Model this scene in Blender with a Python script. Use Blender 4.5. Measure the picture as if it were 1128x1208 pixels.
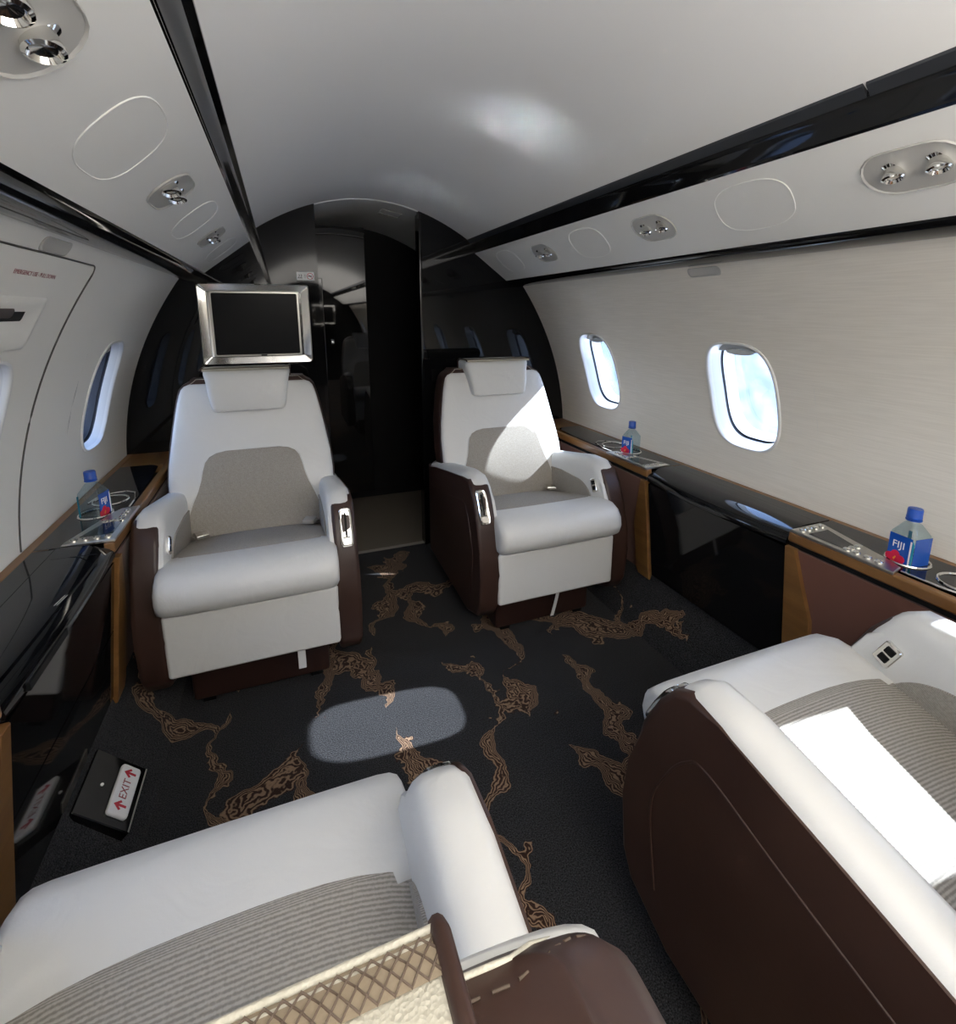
import bpy, bmesh, math, random
import numpy as np
from mathutils import Vector, Matrix, Euler
random.seed(4)
for o in list(bpy.data.objects): bpy.data.objects.remove(o)
SC = bpy.context.scene
COL = SC.collection
PI = math.pi

# ------------------------------------------------------------------ camera
W, H, F = 1128.0, 1208.0, 592.052
PY = 490.0                                   # principal point row (the photograph is cropped)
Rm = ((.932485650, -.361206607, .000546633), (-.0711775448, -.185234158, -.980113291), (.354124652, .913902672, -.198437993))
cam = bpy.data.cameras.new('camera'); co = bpy.data.objects.new('camera', cam); COL.objects.link(co)
cam.sensor_fit = 'HORIZONTAL'; cam.sensor_width = 36; cam.lens = F * 36 / W
cam.shift_y = -(H / 2 - PY) / W
cam.clip_start = .02; cam.clip_end = 500
r0, r1, r2 = Vector(Rm[0]), -Vector(Rm[1]), -Vector(Rm[2])
co.matrix_world = Matrix(((r0[0], r1[0], r2[0], -.4243), (r0[1], r1[1], r2[1], 0), (r0[2], r1[2], r2[2], 1.255), (0, 0, 0, 1)))
SC.camera = co
# ------------------------------------------------------------------ sky, sun, added fill light, exposure
wd = bpy.data.worlds.new('sky'); SC.world = wd; wd.use_nodes = True
nt = wd.node_tree; nt.nodes.clear()
out = nt.nodes.new('ShaderNodeOutputWorld'); bg = nt.nodes.new('ShaderNodeBackground')
tc = nt.nodes.new('ShaderNodeTexCoord'); sp = nt.nodes.new('ShaderNodeSeparateXYZ'); rp = nt.nodes.new('ShaderNodeValToRGB')
nt.links.new(tc.outputs['Generated'], sp.inputs[0]); nt.links.new(sp.outputs['Z'], rp.inputs[0])
rp.color_ramp.elements[0].position = 0; rp.color_ramp.elements[0].color = (.84, .90, 1, 1)
rp.color_ramp.elements[1].position = .7; rp.color_ramp.elements[1].color = (.40, .58, .95, 1)
nt.links.new(rp.outputs[0], bg.inputs[0]); nt.links.new(bg.outputs[0], out.inputs[0])
bg.inputs[1].default_value = 6.5
sun = bpy.data.lights.new('sun', 'SUN'); so = bpy.data.objects.new('sun', sun); COL.objects.link(so)
sun.energy = 21; sun.angle = .009; sun.color = (1, .96, .9)
so.rotation_euler = Vector((-1, .085, -.766)).to_track_quat('-Z', 'Y').to_euler(); so.location = (6, 0, 6)
SC.view_settings.view_transform = 'Standard'; SC.view_settings.look = 'None'
SC.view_settings.gamma = 1; SC.view_settings.use_curve_mapping = False
SC.view_settings.exposure = 0.12
if hasattr(SC, 'cycles'): SC.cycles.blur_glossy = 0.0; SC.cycles.sample_clamp_indirect = 0
def area_light(name, loc, rot, sx, sy, power, col=(1, .965, .92)):
    l = bpy.data.lights.new(name, 'AREA'); l.shape = 'RECTANGLE'; l.size = sx; l.size_y = sy; l.energy = power; l.color = col
    o = bpy.data.objects.new(name, l); COL.objects.link(o); o.location = loc; o.rotation_euler = rot; return o
area_light('aft_fill_light', (0, -2.1, 1.30), (PI, 0, 0), 1.3, 4.0, 128)  # unseen fill light added behind the camera, aimed up to brighten the cabin

# ------------------------------------------------------------------ materials
def mat(name, col, rough=.5, metal=0, spec=.5, coat=0, bump=None, sheen=0, ior=1.5, var=None):
    m = bpy.data.materials.new(name); m.use_nodes = True; t = m.node_tree; b = t.nodes['Principled BSDF']
    b.inputs['Base Color'].default_value = (*col, 1); b.inputs['Roughness'].default_value = rough
    b.inputs['Metallic'].default_value = metal; b.inputs['Specular IOR Level'].default_value = spec
    b.inputs['Coat Weight'].default_value = coat; b.inputs['Coat Roughness'].default_value = .04
    b.inputs['Sheen Weight'].default_value = sheen; b.inputs['IOR'].default_value = ior
    tco = t.nodes.new('ShaderNodeTexCoord'); mp = t.nodes.new('ShaderNodeMapping'); t.links.new(tco.outputs['Object'], mp.inputs[0])
    if bump:
        kind, scale, strength, dist = bump[:4]; mp.inputs['Scale'].default_value = scale
        if kind == 'noise':
            n = t.nodes.new('ShaderNodeTexNoise'); n.inputs['Scale'].default_value = 1; n.inputs['Detail'].default_value = 4; o = n.outputs['Fac']
        elif kind == 'voronoi':
            n = t.nodes.new('ShaderNodeTexVoronoi'); n.inputs['Scale'].default_value = 1; o = n.outputs['Distance']
        t.links.new(mp.outputs[0], n.inputs['Vector'])
        bp = t.nodes.new('ShaderNodeBump'); bp.inputs['Strength'].default_value = strength; bp.inputs['Distance'].default_value = dist
        t.links.new(o, bp.inputs['Height']); t.links.new(bp.outputs[0], b.inputs['Normal'])
    if var:
        c2, scale = var
        mp2 = t.nodes.new('ShaderNodeMapping'); t.links.new(tco.outputs['Object'], mp2.inputs[0]); mp2.inputs['Scale'].default_value = scale
        n2 = t.nodes.new('ShaderNodeTexNoise'); n2.inputs['Scale'].default_value = 1; n2.inputs['Detail'].default_value = 5
        t.links.new(mp2.outputs[0], n2.inputs['Vector'])
        r = t.nodes.new('ShaderNodeValToRGB'); r.color_ramp.elements[0].position = .35; r.color_ramp.elements[1].position = .65
        r.color_ramp.elements[0].color = (*col, 1); r.color_ramp.elements[1].color = (*c2, 1)
        t.links.new(n2.outputs['Fac'], r.inputs[0]); t.links.new(r.outputs[0], b.inputs['Base Color'])
    return m
M = {}
M['leather'] = mat('white_leather', (.705, .70, .68), .42, bump=('noise', (420, 420, 420), .12, .001))
def creases(m):
    t = m.node_tree; b = t.nodes['Principled BSDF']; old = b.inputs['Normal'].links[0].from_node
    tco = t.nodes.new('ShaderNodeTexCoord'); n = t.nodes.new('ShaderNodeTexNoise'); n.inputs['Scale'].default_value = 9; n.inputs['Detail'].default_value = 3; n.inputs['Distortion'].default_value = 1.2
    bp = t.nodes.new('ShaderNodeBump'); bp.inputs['Strength'].default_value = .22; bp.inputs['Distance'].default_value = .012
    t.links.new(tco.outputs['Object'], n.inputs['Vector']); t.links.new(n.outputs['Fac'], bp.inputs['Height']); t.links.new(old.outputs[0], bp.inputs['Normal']); t.links.new(bp.outputs[0], b.inputs['Normal'])
creases(M['leather'])
M['grain'] = mat('grained_cream_leather', (.53, .50, .415), .5, bump=('voronoi', (700, 700, 700), .4, .0008))
M['brown'] = mat('brown_leather', (.038, .018, .013), .42, bump=('noise', (90, 90, 90), .15, .001), var=((.050, .025, .018), (6, 6, 6)))
M['brown_dark'] = mat('dark_brown_leather', (.030, .013, .010), .45)
M['thread'] = mat('thread', (.075, .05, .034), .7)
M['tan'] = mat('tan_leather_band', (.24, .19, .13), .5, bump=('noise', (300, 300, 300), .2, .001))
M['wood'] = mat('wood_veneer', (.235, .115, .036), .38, var=((.175, .08, .024), (30, 3, 30)), coat=.15)
M['black'] = mat('black_lacquer', (.006, .006, .0065), .05, spec=.55)
M['strip'] = mat('black_strip_lacquer', (.006, .006, .0065), .06, spec=.3)
M['black_bulk'] = mat('black_gloss_bulkhead', (.006, .006, .0065), .03, spec=.25)
M['mirror'] = mat('black_mirror_panel', (.006, .006, .006), .02, spec=.40)
M['matte'] = mat('matte_black', (.004, .004, .0045), .6, spec=.2)
M['chrome'] = mat('chrome', (.78, .77, .74), .09, 1)
M['satin'] = mat('satin_metal', (.55, .53, .49), .28, 1)
M['rail'] = mat('grey_rail', (.07, .075, .085), .35, .6)
M['ceil'] = mat('ceiling_vinyl', (.88, .87, .845), .55, bump=('noise', (300, 300, 300), .05, .001))
M['psu'] = mat('overhead_leather', (.87, .86, .82), .5, bump=('noise', (350, 350, 350), .06, .001))
M['linen'] = mat('wall_linen', (.87, .825, .745), .75, bump=('noise', (60, 14, 420), .25, .001), var=((.81, .765, .685), (40, 9, 260)))
M['wall_l'] = mat('wall_leather', (.88, .865, .81), .6, bump=('noise', (200, 200, 200), .08, .001))
M['suede'] = mat('brown_suede', (.14, .050, .030), .8, bump=('noise', (500, 500, 500), .2, .001), sheen=.2)
M['white'] = mat('white_plastic', (.80, .80, .78), .3)
M['grey'] = mat('grey_plastic', (.50, .49, .46), .45)
M['gasket'] = mat('dark_gasket', (.02, .02, .024), .6)
M['seam'] = mat('seam_grey', (.10, .095, .085), .6)
M['reveal'] = mat('window_reveal', (.72, .72, .70), .4)
M['screen'] = mat('screen', (.010, .010, .011), .25, spec=.12)
M['red'] = mat('red_print', (.50, .02, .04), .5)
M['redtext'] = mat('dark_red_print', (.30, .05, .06), .5)
M['blackprint'] = mat('black_print', (.02, .02, .02), .5)
M['signwhite'] = mat('sign_white', (.82, .82, .82), .35)
M['cap'] = mat('blue_cap', (.012, .075, .42), .35)
M['lab_blue'] = mat('blue_label', (.012, .085, .42), .2, coat=.4)
M['lab_teal'] = mat('teal_label', (.02, .30, .42), .2, coat=.4)
M['lab_pink'] = mat('pink_petal', (.62, .012, .06), .4)
M['lab_yellow'] = mat('yellow_stamen', (.75, .35, .03), .4)
M['beltweb'] = mat('belt_webbing', (.42, .39, .34), .7)
M['mat_floor'] = mat('vestibule_flooring', (.22, .19, .15), .5)
M['asphalt'] = mat('apron_concrete', (.046, .066, .102), .8, var=((.038, .056, .088), (.3, .3, .3)))
M['wing'] = mat('wing_paint', (.74, .75, .77), .10, .55, spec=.8)
M['hull'] = mat('hull_paint', (.7, .7, .7), .4)

def fabric(name, c1, c2, period):
    m = mat(name, c1, .8); t = m.node_tree; b = t.nodes['Principled BSDF']
    tco = t.nodes.new('ShaderNodeTexCoord'); s = t.nodes.new('ShaderNodeSeparateXYZ'); t.links.new(tco.outputs['Object'], s.inputs[0])
    a = t.nodes.new('ShaderNodeMath'); a.operation = 'ADD'; t.links.new(s.outputs['Y'], a.inputs[0]); t.links.new(s.outputs['Z'], a.inputs[1])
    k = t.nodes.new('ShaderNodeMath'); k.operation = 'MULTIPLY'; k.inputs[1].default_value = 2 * PI / period; t.links.new(a.outputs[0], k.inputs[0])
    sn = t.nodes.new('ShaderNodeMath'); sn.operation = 'SINE'; t.links.new(k.outputs[0], sn.inputs[0])
    n = t.nodes.new('ShaderNodeTexNoise'); n.inputs['Scale'].default_value = 260; t.links.new(tco.outputs['Object'], n.inputs['Vector'])
    ma = t.nodes.new('ShaderNodeMath'); ma.operation = 'MULTIPLY_ADD'; ma.inputs[1].default_value = .35; t.links.new(sn.outputs[0], ma.inputs[0]); t.links.new(n.outputs['Fac'], ma.inputs[2])
    r = t.nodes.new('ShaderNodeValToRGB'); r.color_ramp.elements[0].position = .2; r.color_ramp.elements[1].position = .75
    r.color_ramp.elements[0].color = (*c2, 1); r.color_ramp.elements[1].color = (*c1, 1)
    t.links.new(ma.outputs[0], r.inputs[0]); t.links.new(r.outputs[0], b.inputs['Base Color'])
    bp = t.nodes.new('ShaderNodeBump'); bp.inputs['Strength'].default_value = .5; bp.inputs['Distance'].default_value = .0012
    t.links.new(ma.outputs[0], bp.inputs['Height']); t.links.new(bp.outputs[0], b.inputs['Normal'])
    return m
M['fabric'] = fabric('ribbed_fabric', (.46, .425, .375), (.26, .24, .21), .0042)

def carpet():
    m = mat('patterned_carpet', (.01, .01, .011), .95, spec=.1, sheen=.08); t = m.node_tree; b = t.nodes['Principled BSDF']
    L = t.links.new
    def N(ty, **k):
        n = t.nodes.new(ty)
        for a, v in k.items(): setattr(n, a, v)
        return n
    tco = N('ShaderNodeTexCoord')
    wn = N('ShaderNodeTexNoise'); wn.inputs['Scale'].default_value = 5; wn.inputs['Detail'].default_value = 4; L(tco.outputs['Object'], wn.inputs['Vector'])
    sub = N('ShaderNodeVectorMath', operation='SUBTRACT'); sub.inputs[1].default_value = (.5, .5, .5); L(wn.outputs['Color'], sub.inputs[0])
    sc = N('ShaderNodeVectorMath', operation='SCALE'); sc.inputs['Scale'].default_value = .34; L(sub.outputs[0], sc.inputs[0])
    ad = N('ShaderNodeVectorMath', operation='ADD'); L(tco.outputs['Object'], ad.inputs[0]); L(sc.outputs[0], ad.inputs[1])
    mp = N('ShaderNodeMapping'); mp.inputs['Scale'].default_value = (3.6, 1.35, 1.35); mp.inputs['Rotation'].default_value = (0, 0, .35); L(ad.outputs[0], mp.inputs[0])
    vo = N('ShaderNodeTexVoronoi', feature='DISTANCE_TO_EDGE', voronoi_dimensions='2D'); vo.inputs['Scale'].default_value = 1.0; L(mp.outputs[0], vo.inputs['Vector'])
    # local vein width
    n2 = N('ShaderNodeTexNoise'); n2.inputs['Scale'].default_value = 3.3; n2.inputs['Detail'].default_value = 2; L(tco.outputs['Object'], n2.inputs['Vector'])
    wr = N('ShaderNodeMapRange'); wr.inputs[1].default_value = .40; wr.inputs[2].default_value = .68; wr.inputs[3].default_value = -.015; wr.inputs[4].default_value = .19; L(n2.outputs['Fac'], wr.inputs[0])
    df = N('ShaderNodeMath', operation='SUBTRACT'); L(wr.outputs[0], df.inputs[0]); L(vo.outputs['Distance'], df.inputs[1])
    mk = N('ShaderNodeMapRange'); mk.inputs[1].default_value = 0; mk.inputs[2].default_value = .008; L(df.outputs[0], mk.inputs[0])
    # contour threads inside the veins
    fn = N('ShaderNodeTexNoise'); fn.inputs['Scale'].default_value = 60; L(tco.outputs['Object'], fn.inputs['Vector'])
    cm = N('ShaderNodeMath', operation='MULTIPLY_ADD'); cm.inputs[1].default_value = 260; L(df.outputs[0], cm.inputs[0])
    fm = N('ShaderNodeMath', operation='MULTIPLY'); fm.inputs[1].default_value = 9; L(fn.outputs['Fac'], fm.inputs[0]); L(fm.outputs[0], cm.inputs[2])
    cs = N('ShaderNodeMath', operation='SINE'); L(cm.outputs[0], cs.inputs[0])
    cr = N('ShaderNodeValToRGB'); cr.color_ramp.elements[0].color = (.030, .013, .008, 1); cr.color_ramp.elements[1].color = (.27, .175, .11, 1)
    cr.color_ramp.elements[0].position = .3; cr.color_ramp.elements[1].position = .9
    c01 = N('ShaderNodeMath', operation='MULTIPLY_ADD'); c01.inputs[1].default_value = .5; c01.inputs[2].default_value = .5; L(cs.outputs[0], c01.inputs[0]); L(c01.outputs[0], cr.inputs[0])
    pile = N('ShaderNodeTexNoise'); pile.inputs['Scale'].default_value = 330; pile.inputs['Detail'].default_value = 2; L(tco.outputs['Object'], pile.inputs['Vector'])
    pr = N('ShaderNodeValToRGB'); pr.color_ramp.elements[0].position = .35; pr.color_ramp.elements[1].position = .7
    pr.color_ramp.elements[0].color = (.0035, .0035, .004, 1); pr.color_ramp.elements[1].color = (.050, .050, .054, 1); L(pile.outputs['Fac'], pr.inputs[0])
    mx = N('ShaderNodeMix', data_type='RGBA'); L(mk.outputs[0], mx.inputs[0]); L(pr.outputs[0], mx.inputs[6]); L(cr.outputs[0], mx.inputs[7])
    L(mx.outputs[2], b.inputs['Base Color'])
    bp = N('ShaderNodeBump'); bp.inputs['Strength'].default_value = .7; bp.inputs['Distance'].default_value = .004
    L(pile.outputs['Fac'], bp.inputs['Height']); L(bp.outputs[0], b.inputs['Normal'])
    return m
M['carpet'] = carpet()

def clear(name, tint, gl=.06, haze=0.0, hcol=(.8, .85, .95)):
    m = bpy.data.materials.new(name); m.use_nodes = True; t = m.node_tree; t.nodes.clear()
    o = t.nodes.new('ShaderNodeOutputMaterial'); tr = t.nodes.new('ShaderNodeBsdfTransparent'); tr.inputs[0].default_value = (*tint, 1)
    g = t.nodes.new('ShaderNodeBsdfGlossy'); g.inputs['Roughness'].default_value = .02
    mx = t.nodes.new('ShaderNodeMixShader'); mx.inputs[0].default_value = gl; t.links.new(tr.outputs[0], mx.inputs[1]); t.links.new(g.outputs[0], mx.inputs[2])
    last = mx
    if haze:
        tl = t.nodes.new('ShaderNodeBsdfTranslucent'); tl.inputs[0].default_value = (*hcol, 1)
        n = t.nodes.new('ShaderNodeTexNoise'); n.inputs['Scale'].default_value = 14; n.inputs['Detail'].default_value = 6
        tco = t.nodes.new('ShaderNodeTexCoord'); t.links.new(tco.outputs['Object'], n.inputs['Vector'])
        k = t.nodes.new('ShaderNodeMapRange'); k.inputs[1].default_value = .4; k.inputs[2].default_value = .75; k.inputs[3].default_value = 0; k.inputs[4].default_value = haze
        t.links.new(n.outputs['Fac'], k.inputs[0])
        m2 = t.nodes.new('ShaderNodeMixShader'); t.links.new(k.outputs[0], m2.inputs[0]); t.links.new(mx.outputs[0], m2.inputs[1]); t.links.new(tl.outputs[0], m2.inputs[2]); last = m2
    t.links.new(last.outputs[0], o.inputs[0]); return m
M['pane'] = clear('window_acrylic', (.86, .92, 1.0), haze=.05)
M['pet'] = clear('clear_bottle', (.80, .89, .92), gl=.12)
M['water'] = clear('water', (.86, .95, .98))

# ------------------------------------------------------------------ mesh helpers
BASE = {}
class B:
    def __init__(s): s.bm = bmesh.new(); s.flat = False
    def ring(s, pts): return [s.bm.verts.new(p) for p in pts]
    def face(s, vs):
        try: return s.bm.faces.new(vs)
        except ValueError: return None
    def loft(s, rings, cap=True, closed=True):
        R = [s.ring(r) for r in rings]; n = len(R[0])
        for a, b in zip(R[:-1], R[1:]):
            for i in range(n if closed else n - 1): s.face((a[i], a[(i + 1) % n], b[(i + 1) % n], b[i]))
        if cap and closed: s.face(R[0][::-1]); s.face(R[-1])
        return s
    def box(s, x0, x1, y0, y1, z0, z1, r=0, seg=2):
        s.flat = True; t = bmesh.new(); bmesh.ops.create_cube(t, size=1)
        for v in t.verts: v.co = ((x0 + x1) / 2 + v.co.x * abs(x1 - x0), (y0 + y1) / 2 + v.co.y * abs(y1 - y0), (z0 + z1) / 2 + v.co.z * abs(z1 - z0))
        if r: bmesh.ops.bevel(t, geom=list(t.edges), offset=r, segments=seg, profile=.5, affect='EDGES')
        return s.merge(t)
    def merge(s, t, mx=None):
        mp = {}
        for v in t.verts: mp[v] = s.bm.verts.new(mx @ v.co if mx else v.co)
        for f in t.faces: s.face([mp[v] for v in f.verts])
        t.free(); return s
    def prism(s, outline, f, a0, a1, r=0, seg=2):
        """outline: 2d polygon; f(u, v, a) -> point; a runs over the thickness; r rounds the edges"""
        s.flat = True; t = bmesh.new(); A = [t.verts.new(f(u, v, a0)) for u, v in outline]; Bv = [t.verts.new(f(u, v, a1)) for u, v in outline]; n = len(A)
        fa = t.faces.new(A[::-1]); fb = t.faces.new(Bv)
        for i in range(n): t.faces.new((A[i], A[(i + 1) % n], Bv[(i + 1) % n], Bv[i]))
        if r:
            es = set(fa.edges) | set(fb.edges)
            bmesh.ops.bevel(t, geom=list(es), offset=r, segments=seg, profile=.5, affect='EDGES', clamp_overlap=True)
        return s.merge(t)
    def tube(s, path, r, n=8, closed=False):
        P = [Vector(p) for p in path]; m = len(P); rings = []
        for i, p in enumerate(P):
            if closed: d = P[(i + 1) % m] - P[i - 1]
            else: d = P[min(i + 1, m - 1)] - P[max(i - 1, 0)]
            d.normalize(); u = d.cross(Vector((0, 0, 1)) if abs(d.z) < .95 else Vector((1, 0, 0))); u.normalize(); w = d.cross(u)
            rings.append([p + (u * math.cos(k * 2 * PI / n) + w * math.sin(k * 2 * PI / n)) * r for k in range(n)])
        if closed:
            Rv = [s.ring(q) for q in rings]
            for a in range(m):
                A, Bq = Rv[a], Rv[(a + 1) % m]
                for k in range(n): s.face((A[k], A[(k + 1) % n], Bq[(k + 1) % n], Bq[k]))
            return s
        return s.loft(rings)
    def lathe(s, prof, c, ax=(0, 0, 1), n=24):
        ax = Vector(ax).normalized(); u = ax.orthogonal().normalized(); w = ax.cross(u); c = Vector(c)
        return s.loft([[c + ax * h + (u * math.cos(k * 2 * PI / n) + w * math.sin(k * 2 * PI / n)) * max(r, .0002) for k in range(n)] for r, h in prof])
    def plate(s, outer, holes, f):
        """flat plate with holes: polygons in 2d mapped by f(u,v)"""
        t = bmesh.new(); es = []
        for loop in [outer] + holes:
            vs = [t.verts.new((u, v, 0)) for u, v in loop]
            for i in range(len(vs)): es.append(t.edges.new((vs[i], vs[(i + 1) % len(vs)])))
        bmesh.ops.triangle_fill(t, use_beauty=True, use_dissolve=False, edges=es, normal=(0, 0, 1))
        for v in t.verts: v.co = f(v.co.x, v.co.y)
        return s.merge(t)
    def put(s, name, m, parent=None, ang=40, recalc=True, sub=0):
        bm = s.bm
        bmesh.ops.remove_doubles(bm, verts=list(bm.verts), dist=1e-5)
        if recalc: bmesh.ops.recalc_face_normals(bm, faces=list(bm.faces))
        base = Vector((0, 0, 0))
        if parent is not None:
            base = BASE.get(parent.name, base)
            for v in bm.verts: v.co -= base
        for f in bm.faces: f.smooth = True
        lim = math.radians(ang)
        for e in bm.edges:
            if len(e.link_faces) != 2 or e.calc_face_angle(0) > lim: e.smooth = False
        me = bpy.data.meshes.new(name); bm.to_mesh(me); bm.free(); me.materials.append(M[m] if isinstance(m, str) else m)
        o = bpy.data.objects.new(name, me); COL.objects.link(o)
        if parent is not None: o.parent = parent; BASE[o.name] = base
        if s.flat:
            md = o.modifiers.new('weighted_normals', 'WEIGHTED_NORMAL'); md.keep_sharp = True; md.weight = 100

        return o
def tag(o, label, cat, group=None):
    o['label'] = label; o['category'] = cat
    if group: o['group'] = group
    return o
def thing(name, label, cat, loc, group=None):
    o = bpy.data.objects.new(name, None); COL.objects.link(o); o.location = loc; o.empty_display_size = .05
    BASE[o.name] = Vector(loc); return tag(o, label, cat, group)
def struct(o, label=None):
    o['kind'] = 'structure'
    if label: o['label'] = label
    return o
def superell(a, b, n=48, e=3.2, c=(0, 0)):
    P = []
    for k in range(n):
        t = 2 * PI * k / n; ct, st = math.cos(t), math.sin(t)
        P.append((c[0] + a * math.copysign(abs(ct) ** (2 / e), ct), c[1] + b * math.copysign(abs(st) ** (2 / e), st)))
    return P
def pill(hl, r, n=10, c=(0, 0)):
    P = []
    for k in range(n + 1): t = -PI / 2 + PI * k / n; P.append((c[0] + hl - r + r * math.cos(t), c[1] + r * math.sin(t)))
    for k in range(n + 1): t = PI / 2 + PI * k / n; P.append((c[0] - hl + r + r * math.cos(t), c[1] + r * math.sin(t)))
    return P
def rrect(x0, x1, y0, y1, r, n=4):
    P = []
    for cx, cy, t0 in ((x1 - r, y0 + r, -PI / 2), (x1 - r, y1 - r, 0), (x0 + r, y1 - r, PI / 2), (x0 + r, y0 + r, PI)):
        for k in range(n + 1): t = t0 + PI / 2 * k / n; P.append((cx + r * math.cos(t), cy + r * math.sin(t)))
    return P
def text_bm(txt, size):
    c = bpy.data.curves.new('lettering', 'FONT'); c.body = txt; c.size = size; c.align_x = 'CENTER'; c.align_y = 'CENTER'; c.extrude = size * .01
    o = bpy.data.objects.new('lettering', c); COL.objects.link(o)
    me = bpy.data.meshes.new_from_object(o.evaluated_get(bpy.context.evaluated_depsgraph_get()))
    bpy.data.objects.remove(o); bpy.data.curves.remove(c)
    bm = bmesh.new(); bm.from_mesh(me); bpy.data.meshes.remove(me); return bm
def frame_mx(o, u, v):
    """matrix: text x axis along u, y axis along v, at o"""
    u = Vector(u).normalized(); v = Vector(v); v = (v - u * v.dot(u)).normalized(); n = u.cross(v)
    return Matrix(((u.x, v.x, n.x, o[0]), (u.y, v.y, n.y, o[1]), (u.z, v.z, n.z, o[2]), (0, 0, 0, 1)))
def smooth(P, k=6):
    P = [Vector(p) for p in P]; out = []
    for i in range(len(P) - 1):
        a, b_, c, d = P[max(i - 1, 0)], P[i], P[i + 1], P[min(i + 2, len(P) - 1)]
        for j in range(k):
            t = j / k; out.append(.5 * ((2 * b_) + (c - a) * t + (2 * a - 5 * b_ + 4 * c - d) * t * t + (3 * b_ - a - 3 * c + d) * t ** 3))
    return out + [P[-1]]
def lerp(a, b, t): return a + (b - a) * t
def interp(x, xs, ys): return float(np.interp(x, xs, ys))

# ------------------------------------------------------------------ cabin shell
YA, YB, YV = -4.2, 2.525, 3.37               # aft bulkhead, front bulkhead, vestibule end
def wx(z):                                   # half width of the cabin wall at height z
    t = z - 1
    return ((-.08976494 * t - .42360086) * t - .33279665) * t + 1.0224747
def cz(x): return 1.783 - .643 * x * x       # ceiling height
WINS_R = [2.082, 1.254, .355, -.48, -1.32, -2.16, -3.0, -3.84]
WINS_L = [2.092, 1.254, .416, -.422, -1.26, -2.10, -2.94, -3.78]
WZ = .975
def wall_patch(b, s, y0, y1, z0, z1, wins, off, ha, hb, zc=WZ, nz=22):
    """wall skin following the profile, with a rounded hole at every window"""
    f = lambda y, z: (s * (wx(z) + off), y, z)
    zl, zh, hw = zc - .24, zc + .24, .26
    def grid(ya, yb, za, zb):
        if yb - ya < 1e-4 or zb - za < 1e-4: return
        k = max(2, int((zb - za) / (z1 - z0) * nz)); zs = [lerp(za, zb, i / k) for i in range(k + 1)]
        b.loft([[f(ya, z), f(yb, z)] for z in zs], cap=False, closed=False)
    grid(y0, y1, z0, zl); grid(y0, y1, zh, z1)
    cur = y0
    for yc in sorted(wins):
        grid(cur, yc - hw, zl, zh); cur = yc + hw
        n = 64; hole = superell(ha, hb, n); rings = []
        for k in range(7):
            t = k / 6; r = []
            for (u, v) in hole:
                m = min(hw / max(abs(u), 1e-9), .24 / max(abs(v), 1e-9)); r.append(f(yc + lerp(u, u * m, t), zc + lerp(v, v * m, t)))
            rings.append(r)
        b.loft(rings, cap=False)
        # corner fill (the outer ring misses the square corners)
        o = [(u * min(hw / max(abs(u), 1e-9), .24 / max(abs(v), 1e-9)), v * min(hw / max(abs(u), 1e-9), .24 / max(abs(v), 1e-9))) for u, v in hole]
        for i in range(n):
            a, c = o[i], o[(i + 1) % n]
            if abs(a[0] - c[0]) > 1e-6 and abs(a[1] - c[1]) > 1e-6:
                q = (math.copysign(hw, a[0]), math.copysign(.24, a[1]))
                b.face([b.bm.verts.new(f(yc + p[0], zc + p[1])) for p in (a, q, c)])
    grid(cur, y1, zl, zh)
    return b
for s, nm, wins, m in ((-1, 'wall_left', WINS_L, 'wall_l'), (1, 'wall_right', WINS_R, 'linen')):
    struct(wall_patch(B(), s, YA, YB, .60, 1.425, wins, 0, .134, .184).put(nm, m, ang=60))
    hb = wall_patch(B(), s, YA - .1, YV + .1, .30, 1.425, wins, .125, .130, .184)
    struct(hb.put('wall_hull_' + ('left' if s < 0 else 'right'), 'hull', ang=60))
# upper hull closing the crown
b = B()
hp = [(-(wx(1.425) + .125), 1.425)] + [(x, cz(x * .72) + .13) for x in np.linspace(-.82, .82, 25)] + [(wx(1.425) + .125, 1.425)]
b.loft([[(x, YA - .1, z) for x, z in hp], [(x, YV + .1, z) for x, z in hp]], cap=False, closed=False)
struct(b.put('ceiling_hull', 'hull'))
b = B()
xs = [lerp(-.507, .507, i / 32) for i in range(33)]
b.loft([[(x, YA, cz(x)) for x in xs], [(x, YB, cz(x)) for x in xs]], cap=False, closed=False)
struct(b.put('ceiling', 'ceil'))
# floor and carpeted side slopes
b = B(); b.box(-.82, .82, YA, YB + .01, -.03, 0)
struct(b.put('floor', 'carpet'))
for s, nm in ((-1, 'left'), (1, 'right')):
    b = B(); b.prism([(.80, -.03), (.82, 0), (.848, .045), (.935, .145), (.950, .195), (1.02, .195), (1.02, -.03)], lambda u, v, a: (s * u, a, v), YA, YB, .004, 1)
    struct(b.put('baseboard_' + nm, 'carpet'), 'carpet covered slope at the foot of the %s wall' % nm)
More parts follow.
